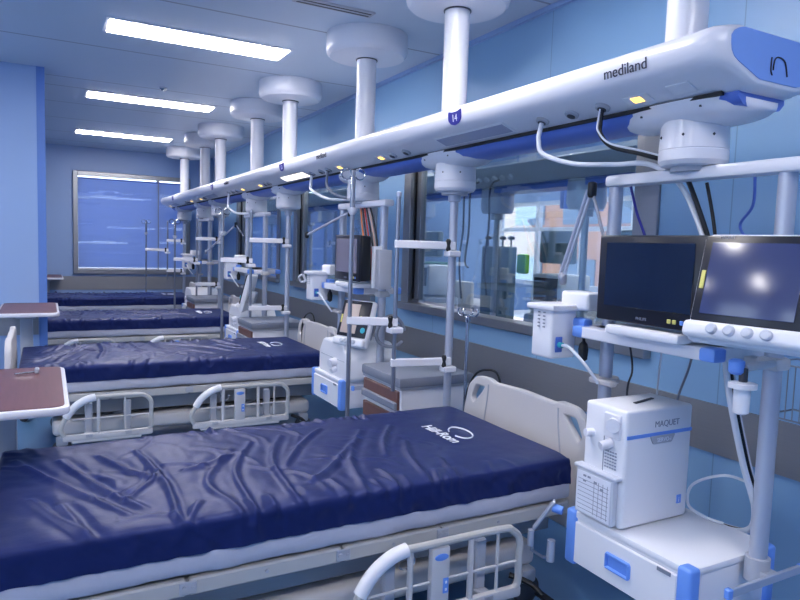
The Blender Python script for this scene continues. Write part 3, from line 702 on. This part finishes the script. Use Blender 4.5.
def wet(y, lab, zu=1.46, zl=.84, zm=1.055, ra=(-.325, .02), rb=(-.53, .14), hz=1.83, z0=.69, extra=()):
    t = thing('drip_carrier', lab, 'drip stand', (XB, y, 0), 'single post carriers under the bridge')
    head(t)
    MB().lathe((0, 0, 0), [(.0215, .44), (.0215, 1.69), (.034, 1.695), (.034, 1.73)], 20).build('post', 'pole', t)
    bar_arm('upper_arm', (ra[0], ra[1], zu), (-.02, -.03, zu), t); bar_arm('lower_arm', (ra[0], ra[1], zl), (-.02, -.03, zl), t)
    drip_rod(t, (ra[0], ra[1]+.001), z0, 1.72, False)
    if rb:
        bar_arm('link_arm', (rb[0], rb[1], zm), (ra[0]+.0, ra[1]-.0, zm), t)
        drip_rod(t, (rb[0], rb[1]), .46, hz)
    for (z, xx) in extra: bar_arm('extra_arm', (xx, .05, z), (-.02, -.03, z), t)
    return t
wet(WY[0], 'nearest single post carrier with two drip rods, rising behind the near bed')
wet(WY[1], 'second single post carrier with drip rods, above the middle bed logo', 1.46, .86, 1.28, (-.335, .0), (-.56, .1), 1.72, .78)
wet(WY[2], 'third single post carrier, in front of the third bed head', 1.46, .9, 1.2, (-.28, .0), (-.52, .12), 1.68, .75)
wet(WY[3], 'farthest single post carrier, in front of the end window blinds', 1.42, .95, 1.27, (-.25, .0), (-.55, .1), 1.72, .8)
# chrome drip stand behind near headboard
def head_pole(x, y, z1, lab):
    t = thing('drip_pole', lab, 'drip stand', (x, y, .3), 'chrome drip poles at bed heads')
    MB().cyl((0, 0, 0), (0, 0, z1-.3), .0095, 14).build('pole', 'chrome', t)
    MB().lathe((0, 0, z1-.3), [(.011, -.03), (.016, -.02), (.016, 0), (.006, .012)], 14).build('hub', 'chrome', t)
    for k in range(4):
        a_ = .5+k*math.pi/2; c, s = math.cos(a_), math.sin(a_)
        MB().tube([(0, 0, z1-.295), (.02*c, .02*s, z1-.29), (.045*c, .045*s, z1-.292), (.06*c, .06*s, z1-.275), (.055*c, .055*s, z1-.255), (.04*c, .04*s, z1-.258)], .0048, 8, smooth=4).build('hook', 'chrome', t)
    MB().cyl((0, 0, 0), (-.0, -.02, -.01), .02, 10).build('holder', 'dgrey', t)
head_pole(2.0, 2.905, 1.08, 'short chrome drip pole with four hooks behind the near headboard')
hose('black_cable', [(1.99, 2.84, .5), (1.965, 2.84, .66), (1.985, 2.80, .78), (2.0, 2.72, .825), (2.03, 2.65, .80), (2.04, 2.62, .6)], .006, 'black', 'black cable hooked over the near headboard', 'cables on headboards', 'cable')
hose('black_cable', [(1.97, 5.38, .5), (1.955, 5.36, .72), (1.98, 5.33, .83), (2.03, 5.29, .825), (2.05, 5.25, .6)], .006, 'black', 'black cable hooked over the second headboard', 'cables on headboards', 'cable')

# ------------------------------------------------------------ beds
def headboard_mesh(x, h, w_=.46):
    out = [(-w_, .28), (w_, .28), (w_, .62), (w_-.035, .76), (w_-.1, .815), (w_-.2, .82), (w_-.235, .805), (0, .815), (-w_+.235, .805), (-w_+.2, .82), (-w_+.1, .815), (-w_+.035, .76), (-w_, .62)]
    loops = [rounded([(a, b*h) for a, b in out], .03, 4)]
    for s in (-1, 1):
        hole = [(s*(w_-.045), .70), (s*(w_-.09), .785), (s*(w_-.185), .785), (s*(w_-.15), .735), (s*(w_-.075), .66)]
        loops.append(rounded([(a, b*h) for a, b in hole], .02, 3))
    return plate(loops, frame((x, 0, 0), (0, 1, 0), (0, 0, 1)), .036, .009)
def siderail(parent, x0, x1, y, flip, label):
    """x0..x1 along the bed; the sloped end is at x0"""
    s = 1 if x1 > x0 else -1; L_ = abs(x1-x0); side = -1 if y < 0 else 1
    P = lambda u, z: (x0+s*u, y, z)
    r = thing_part('side_rail', parent)
    slope = [P(.02, .20), P(.0, .24), P(.015, .29), P(.06, .36), P(.13, .415), P(.20, .435)]
    top = [P(.20, .435), P(L_-.10, .435), P(L_-.035, .42), P(L_, .38), P(L_, .30), P(L_, .215), P(L_-.03, .19)]
    rail = MB().tube(slope[:4], .014, 10, smooth=4).tube(top, .014, 10, smooth=4).tube(slope[3:], .015, 10, smooth=4).build('rail_tube', 'beige', r)
    MB().tube([P(.03, .315), P(.06, .36), P(.10, .397), P(.15, .424), P(.20, .436)], .024, 14, smooth=4).build('grip', 'white2', r)
    MB().box(P(L_/2+.01, .185), (L_-.0, .03, .045), .012, 2).box(P(L_/2, .158), (L_-.12, .022, .02), .006, 1).build('lower_bar', 'cream', r)
    us = [.215, L_*.70] if L_ < .6 else [.215, L_*.5, L_*.68, L_-.10]
    for k, u in enumerate(us): MB().cyl(P(u, .19), P(u, .435), .011 if k in (0, 2) else .006, 8).build('upright', 'cream', r)
    MB().cyl(P(.06, .30), P(L_, .30), .005, 8).build('cross_wire', 'cream', r)
    if L_ > .6:
        c = MB().box(P(.33, .31), (.075, .03, .225), .008, 2).build('control_panel', 'cream', r)
        MB().lathe((0, 0, 0), [(.027, 0), (.027, .003), (.023, .004)], 20).bake(Matrix.Translation(P(.33, .39)) @ Matrix.Translation((0, side*.015, 0)) @ Matrix.Diagonal((1, 1, .45, 1)) @ Matrix.Rotation(-side*math.pi/2, 4, 'X')).build('brand_oval', 'blue', c)
        MB().box((P(.35, .285)[0], y+side*.016, .285), (.022, .004, .055), .004, 2).build('button_pad', 'blue', c)
        b = MB()
        for z in (.272, .298): b.box((P(.35, z)[0], y+side*.0185, z), (.007, .002, .009))
        b.build('arrows', 'whiteink', c)
    for u in (.16, L_-.14):
        MB().box((P(u, .28)[0], y-side*.055, .28), (.045, .03, .22), .006, 1).build('mount_arm', 'lgrey', r)
        MB().box((P(u, .19)[0], y-side*.03, .19), (.05, .09, .03), .006, 1).build('pivot', 'lgrey', r)
    return r
def thing_part(name, parent):
    o = bpy.data.objects.new(name, None); C.objects.link(o); o.parent = parent; o.empty_display_size = .05; return o
LOW = []
def make_bed(loc, lab):
    t = thing('hospital_bed', lab, 'bed', loc, 'hospital beds in the ward')
    fr = MB()
    for s in (-1, 1):
        for (a, b_) in ((-1.03, -.545), (-.535, -.045), (-.035, .345), (.355, .95)): fr.box(((a+b_)/2, s*.445, .418), (b_-a, .028, .05), .005, 1)
    fr.box((0, 0, .425), (1.96, .86, .015)); fr.build('deck_frame', 'beige', t)
    for s in (-1, 1):
        for x in (-.54, -.04, .35): MB().box((x, s*.461, .42), (.05, .008, .04), .003, 1).cyl((x-.012, s*.462, .42), (x-.012, s*.47, .42), .009, 10).cyl((x+.014, s*.462, .42), (x+.014, s*.468, .42), .005, 8).build('hinge_plate', 'lgrey', t)
        for x in (-.8, -.3, .15, .6): MB().cyl((x, s*.458, .42), (x, s*.463, .42), .006, 8).build('bolt', 'lgrey', t)
    MB().box((0, -.33, .33), (1.9, .045, .09), .005, 1).box((0, .33, .33), (1.9, .045, .09), .005, 1).box((-.5, 0, .33), (.06, .62, .07)).box((.5, 0, .33), (.06, .62, .07)).build('lift_frame', 'steel', t)
    MB().box((0, 0, .2), (1.75, .74, .1), .03, 3).build('base_cover', 'cream', t)
    MB().box((.62, 0, .3), (.3, .5, .12), .02, 2).build('motor', 'black', t)
    b = MB()
    for s in (-1, 1): b.cyl((-.55, s*.28, .22), (-.2, s*.28, .38), .02, 10).cyl((.35, s*.28, .22), (.65, s*.28, .38), .02, 10)
    b.build('lift_arms', 'lgrey', t)
    for sx in (-1, 1):
        for sy in (-1, 1):
            w_ = MB().lathe((sx*.82, sy*.37, .065), [(.03, -.022), (.06, -.018), (.064, 0), (.06, .018), (.03, .022)], 20, 'y').build('castor', 'dgrey', t)
            MB().box((sx*.82, sy*.37, .125), (.07, .06, .06), .012, 2).build('castor_housing', 'lgrey', w_)
    b = MB().tube([(.72, -.39, .15), (.78, -.45, .13), (.8, -.5, .1)], .012, 8, smooth=3).box((.8, -.51, .1), (.04, .08, .012), .004, 1)
    b.build('foot_pedal', 'black', t)
    link('headboard', headboard_mesh(1.075, .965), 'cream', t)
    hb = [o for o in t.children if o.name.startswith('headboard')][0]
    for s in (-1, 1): MB().tube([(1.057, s*.255, .77), (1.057, s*.262, .69), (1.057, s*.285, .55), (1.057, s*.30, .40)], .0045, 6, smooth=4).build('moulded_rib', 'lgrey', hb)
    link('footboard', headboard_mesh(-1.11, .96), 'cream', t)
    b = MB()
    for s in (-1, 1): b.box((.99, s*.3, .36), (.1, .05, .06), .005, 1).box((-1.06, s*.3, .36), (.1, .05, .06), .005, 1)
    b.build('board_brackets', 'lgrey', t)
    for s in (-1, 1): MB().tube([(.17, s*.462, .40), (.17, s*.475, .36), (.17, s*.475, .335), (.2, s*.475, .325), (.225, s*.475, .34), (.225, s*.475, .365)], .004, 6, smooth=4).build('bag_hook', 'chrome', t)
    for s in (-1, 1):
        q = siderail(t, -.83, -.30, s*.545, False, '')
        if s < 0: low = q
        siderail(t, -.045, .635, s*.545, False, '')
    LOW.append(low)
    return t
FOLDS = [[(-.862, .247), (-.751, -.074), (-.64, -.305)], [(-1.005, .283), (-.825, -.089), (-.687, -.342)], [(-.605, .266), (-.552, -.109), (-.562, -.421)],
 [(-.273, .128), (-.423, -.165), (-.396, -.369), (-.37, -.507)], [(-.174, .2), (-.312, -.104), (-.338, -.394), (-.336, -.498)], [(-.031, .248), (-.159, -.05), (-.196, -.364), (-.195, -.458)],
 [(.187, .007), (.018, -.21), (-.11, -.321)], [(.165, .285), (0, .085), (-.132, -.122)], [(.317, .189), (.111, -.164), (.038, -.466)], [(-.951, -.125), (-.848, -.369), (-.789, -.466)],
 [(-.689, -.222), (-.597, -.09), (-.552, -.001)], [(.43, -.018), (.345, -.198), (.292, -.419)], [(.443, -.278), (.392, -.462)], [(.478, .212), (.347, .016), (.265, -.164)],
 [(-.473, -.035), (-.358, .009), (-.244, .089)], [(-.87, -.203), (-.812, -.421)], [(-.04, -.331), (-.024, -.506), (-.031, -.574)], [(-.729, .253), (-.647, .039), (-.564, -.083)],
 [(.166, -.308), (.162, -.47), (.162, -.54)], [(-.481, -.332), (-.531, -.435), (-.531, -.512)]]
import numpy as np
def cover_heights(seed):
    """height of the creases as a function of position on the top of the mattress"""
    rnd = random.Random(seed); fl = 1 if seed == 3 else -1; sh = 0 if seed == 3 else rnd.uniform(-.1, .1)
    segs = []
    def add(pl, am, wd):
        pts = [Vector((p[0]+sh, p[1]*fl, 0)) for p in pl]
        if len(pts) > 2: pts = spline(pts, 6)
        n = len(pts)
        for i in range(n-1): segs.append((pts[i].x, pts[i].y, pts[i+1].x, pts[i+1].y, i/(n-1), (i+1)/(n-1), am, wd))
    groups = []
    for pl in FOLDS: add(pl, rnd.uniform(.008, .0125), rnd.uniform(.0095, .014)); groups.append(len(segs))
    for k in range(30):
        x = rnd.uniform(-1, .5); y = rnd.uniform(-.45, .42); a = rnd.gauss(1.8, .5); l = rnd.uniform(.06, .2)
        add([(x, y), (x+l*math.cos(a), y+l*math.sin(a)), (x+2*l*math.cos(a+.35), y+2*l*math.sin(a+.35))], rnd.uniform(.0015, .0045), rnd.uniform(.008, .013)); groups.append(len(segs))
    for k in range(16):      # puckers along both edges
        x = rnd.uniform(-1, .7)
        for sg in (-1, 1): add([(x, sg*.38), (x+rnd.uniform(-.05, .05), sg*.50)], rnd.uniform(.004, .009), rnd.uniform(.008, .013)); groups.append(len(segs))
    def h(X, Y):
        X = np.asarray(X, float); Y = np.asarray(Y, float); Z = np.zeros_like(X); g0 = 0
        Xf, Yf, Zf = X.ravel(), Y.ravel(), Z.ravel()
        for g1 in groups:
            sg_ = segs[g0:g1]; g0 = g1; am, wd = sg_[0][6], sg_[0][7]; mg = wd*5+.01
            ax0 = min(min(q[0], q[2]) for q in sg_)-mg; ax1 = max(max(q[0], q[2]) for q in sg_)+mg
            ay0 = min(min(q[1], q[3]) for q in sg_)-mg; ay1 = max(max(q[1], q[3]) for q in sg_)+mg
            idx = np.nonzero((Xf > ax0) & (Xf < ax1) & (Yf > ay0) & (Yf < ay1))[0]
            if not len(idx): continue
            x_, y_ = Xf[idx], Yf[idx]; best = np.full_like(x_, 9e9); sd = np.zeros_like(x_); tt = np.zeros_like(x_)
            for (x0, y0, x1, y1, t0, t1, _a, _w) in sg_:
                dx, dy = x1-x0, y1-y0; L2 = dx*dx+dy*dy
                t = np.clip(((x_-x0)*dx+(y_-y0)*dy)/L2, 0, 1); qx = x_-x0-t*dx; qy = y_-y0-t*dy; d = np.hypot(qx, qy); m = d < best
                best = np.where(m, d, best); sd = np.where(m, np.sign(dx*qy-dy*qx), sd); tt = np.where(m, t0+(t1-t0)*t, tt)
            q = best/wd; ends = np.sin(np.clip(.12+tt*.8, 0, 1)*math.pi)**.6
            Zf[idx] += am*ends*(np.exp(-q**1.6)-.45*np.exp(-((q-2.1)*.75)**2)*(sd > 0)-.2*np.exp(-((q-2.4)*.6)**2)*(sd < 0))
        Z = Zf.reshape(X.shape)
        N = np.array([.010*noise.noise(Vector((x*2.3+seed, y*2.1, .3)))+.0035*noise.noise(Vector((x*8+y*4+seed, y*5-x*2, 1.7)))+.0018*noise.noise(Vector((x*22+seed, y*17, 5.))) for x, y in zip(X.ravel(), Y.ravel())]).reshape(X.shape)
        fade = np.clip((.92-X)/.5, 0, 1)
        return Z*(.15+.85*fade)+N*(.3+.7*fade)
    return h
def cover_mesh(seed, nx=320, ny=140):
    """fitted satin cover: top with long folds, sides hanging down"""
    if seed != 3: nx, ny = 220, 96
    L0, L1, Wd = -1.045, .935, .462; zt = .632; side = .112
    bm_ = bmesh.new(); rows = []; per = Wd*2+side*2; h = cover_heights(seed)
    SS = [-per/2+per*j/ny for j in range(ny+1)]; XX = [L0+(L1-L0)*i/nx for i in range(nx+1)]
    YY = [max(-Wd+.012, min(Wd-.012, v)) for v in SS]
    HH = h(np.repeat(np.array(XX)[:, None], ny+1, 1), np.repeat(np.array(YY)[None, :], nx+1, 0))
    def hgt(x, y): return float(h(np.array([x]), np.array([y]))[0])
    for i in range(nx+1):
        x = XX[i]; row = []
        for j in range(ny+1):
            s_ = SS[j]; ay = abs(s_); sg = 1 if s_ > 0 else -1; hh = float(HH[i, j])
            if ay <= Wd-.012: y = s_; z = zt+hh-.012*max(0, 1-(Wd-ay)/.08)**2
            else:
                d = ay-(Wd-.012); r_ = .024
                if d < r_*1.57: a_ = d/r_; y = sg*(Wd-.012+(r_*.6)*math.sin(a_)+.5*hh*math.sin(a_)); z = zt-.010-r_*(1-math.cos(a_))+hh*(1-.4*a_/1.57)
                else:
                    dd = d-r_*1.57; k = max(0, 1-dd/.06)
                    y = sg*(Wd+.0024+.5*hh*k+(.010*noise.noise(Vector((x*13+dd*6, dd*9, seed+sg)))+.006*noise.noise(Vector((x*34-dd*20, dd*16, seed))))*min(1, dd/.02)); z = zt-.010-r_-dd*.9+.6*hh*k+.004*noise.noise(Vector((x*5, seed, sg*2)))
            row.append(bm_.verts.new((x, y, z)))
        rows.append(row)
    for i in range(nx):
        for j in range(ny): bm_.faces.new((rows[i][j], rows[i+1][j], rows[i+1][j+1], rows[i][j+1]))
    # end flaps hanging at head and foot
    for (r_, dx, rev) in ((rows[0], -.012, True), (rows[-1], .012, False)):
        prev = r_
        for (ox, fz) in ((dx*.8, .012), (dx*1.3, .05), (dx*1.2, .115)):
            cur = [bm_.verts.new((v.co.x+ox, v.co.y, max(min(v.co.z, zt-fz+.004*noise.noise(Vector((v.co.y*9, fz*8, seed)))), .515))) for v in r_]
            for j in range(ny):
                q = (prev[j], prev[j+1], cur[j+1], cur[j])
                try: bm_.faces.new(q)
                except ValueError: pass
            prev = cur
    bmesh.ops.recalc_face_normals(bm_, faces=bm_.faces)
    me = bpy.data.meshes.new('cover'); bm_.to_mesh(me); bm_.free(); return me, hgt, zt
def base_mesh(seed):
    bm_ = bmesh.new(); nx = 120; rows = []
    prof_ = [(-.40, .447), (-.44, .448), (-.453, .46), (-.458, .485), (-.455, .515), (-.445, .545), (.445, .545), (.455, .515), (.458, .485), (.453, .46), (.44, .448), (.40, .447)]
    for i in range(nx+1):
        x = -1.04+1.99*i/nx; row = []
        for k, (y, z) in enumerate(prof_):
            sg = 1 if y > 0 else -1
            wob = .007*noise.noise(Vector((x*6, z*18, seed)))+.005*(1-abs(noise.noise(Vector((x*16+z*20, z*30, seed+3))))*2)
            lo = .006*noise.noise(Vector((x*4, seed, 2))) if z < .47 else 0
            row.append(bm_.verts.new((x, y+sg*wob, max(.4465, z+lo+.002))))
        rows.append(row)
    n = len(prof_)
    for i in range(nx):
        for k in range(n): bm_.faces.new((rows[i][k], rows[i+1][k], rows[i+1][(k+1) % n], rows[i][(k+1) % n]))
    bm_.faces.new(rows[0]); bm_.faces.new(rows[-1])
    bmesh.ops.recalc_face_normals(bm_, faces=bm_.faces)
    me = bpy.data.meshes.new('base'); bm_.to_mesh(me); bm_.free(); return me
def make_mattress(loc, seed, lab):
    t = thing('mattress', lab, 'mattress', loc, 'navy covered mattresses on the beds')
    link('mattress_base', base_mesh(seed), 'sheet', t, 60)
    me, hg, zt = cover_mesh(seed)
    cv = link('mattress_cover', me, 'navy', t, 80)
    # printed logo: lettering reads from the foot of the bed, ring above it
    def drape(me2):
        for v in me2.vertices: v.co.z += hg(v.co.x, v.co.y)+zt+.0035
        return me2
    cu = bpy.data.curves.new('logo', 'FONT'); cu.body = 'Hill-Rom'; cu.size = .075; cu.extrude = .0006; cu.offset = .0012
    m1 = curve_mesh(cu); m1.transform(frame((.60, .14, 0), (0, -1, 0), (1, 0, 0))); link('logo_lettering', drape(m1), 'whiteink', cv)
    pts = [(.71+.045*math.cos(a_)+.01*math.sin(a_), -.02+.085*math.sin(a_), 0) for a_ in [math.radians(200+i*12) for i in range(27)]]
    b = MB(); b.tube(pts, .0035, 6); bb = b.bm; me2 = bpy.data.meshes.new('ring'); bb.to_mesh(me2); bb.free(); link('logo_ring', drape(me2), 'whiteink', cv)
    return t
BX = .9; BYS = [2.38, 5.03, 7.54, 10.06]
bed0 = make_bed((BX, BYS[0], 0), 'foreground hospital bed, its beige headboard beside the nearest drawer box')

for y, lab in zip(BYS[1:], ['second hospital bed, with both side rails seen beyond the near bed', 'third hospital bed, headboard behind the second drip carrier', 'farthest hospital bed, beneath the end window']): dup(bed0, (BX, y, 0), lab)
LOW[0].location.z = -.12     # this rail is folded lower than its copies
for i, (y, lab) in enumerate(zip(BYS, ['large creased navy mattress on the foreground bed', 'navy mattress on the second bed', 'navy mattress on the third bed', 'navy mattress on the farthest bed under the end window'])): make_mattress((BX, y, 0), 3+i*7, lab)

# ------------------------------------------------------------ bedside cabinets
def cabinet(loc, lab):
    t = thing('bedside_cabinet', lab, 'bedside cabinet', loc, 'grey topped bedside cabinets')
    MB().box((0, 0, .36), (.46, .46, .58), .008, 1).build('body', 'white', t)
    MB().box((0, 0, .69), (.5, .5, .06), .014, 2).build('top', 'grey', t)
    MB().box((0, 0, .655), (.48, .48, .012)).build('shadow_line', 'lgrey', t)
    for k, (z, h) in enumerate(((.585, .12), (.42, .17), (.2, .22))):
        d = MB().box((-.236, 0, z), (.02, .44, h-.012), .004, 1).build('drawer', 'brown', t)
        MB().box((-.25, 0, z-h/2+.028), (.02, .44, .045), .006, 1).build('handle_ledge', 'grey', d)
    for sx in (-1, 1):
        for sy in (-1, 1): MB().lathe((sx*.19, sy*.19, .035), [(.015, -.012), (.034, -.01), (.034, .01), (.015, .012)], 14, 'y').box((sx*.19, sy*.19, .06), (.03, .03, .03)).build('castor', 'dgrey', t)
    return t
cab = cabinet((1.96, 3.37, 0), 'nearest grey topped bedside cabinet with brown drawer fronts, behind the single post')
dup(cab, (1.86, 5.97, 0), 'second grey topped bedside cabinet, behind the second bed')
dup(cab, (1.86, 8.575, 0), 'third grey topped bedside cabinet, behind the third bed')

# ------------------------------------------------------------ overbed tables
def table(loc, lab, dz=0):
    t = thing('overbed_table', lab, 'overbed table', loc, 'brown overbed tables')
    o = rounded([(-.2, -.42), (.2, -.42), (.2, .42), (-.2, .42)], .05, 5)
    top = link('table_top', plate([o], Matrix.Translation((0, 0, .815+dz)), .03, .008), 'white', t)
    link('laminate', plate([[(a*.95, b*.975) for a, b in o]], Matrix.Translation((0, 0, .8312+dz)), .003, .0008), 'wood', top)
    MB().box((-.02, .0, .45+dz/2), (.09, .06, .7+dz), .012, 2).build('column', 'lgrey', t)
    MB().box((-.02, 0, .785+dz), (.14, .5, .03), .006, 1).build('support', 'lgrey', t)
    MB().box((-.02, .0, .085), (.1, .5, .05), .012, 2).box((.12, -.22, .085), (.34, .05, .04), .01, 2).box((.12, .22, .085), (.34, .05, .04), .01, 2).build('base', 'dgrey', t)
    for (x, y) in ((-.04, -.22), (-.04, .22), (.27, -.22), (.27, .22)): MB().lathe((x, y, .034), [(.012, -.012), (.032, -.01), (.032, .01), (.012, .012)], 14, 'y').build('castor', 'dgrey', t)
    return t
tb = table((-.135, 3.03, 0), 'near red brown overbed table holding a small spring key, at the left edge')
table((-.12, 5.95, 0), 'second brown overbed table, in front of the partition wall corner', .035)
dup(tb, (.02, 11.14, 0), 'third brown overbed table, barely seen past the partition corner')
t = thing('spanner_key', 'small metal key lying on the near overbed table', 'key', (-.075, 3.28, .834))
MB().cyl((-.05, -.02, .006), (.03, .01, .006), .004, 8).build('shaft', 'chrome', t)
MB().box((.035, .012, .012), (.018, .045, .022), .004, 1).build('bow', 'lgrey', t)
# dark trolley base in the gap between near beds
t = thing('trolley_base', 'dark metal trolley foot on the floor between the near bed and second bed', 'trolley', (.0, 3.7, 0))
MB().box((.0, 0, .1), (.06, .8, .05), .01, 1).build('long_foot', 'dgrey', t)
MB().box((.18, -.2, .1), (.4, .05, .05), .01, 1).build('cross_foot', 'dgrey', t)
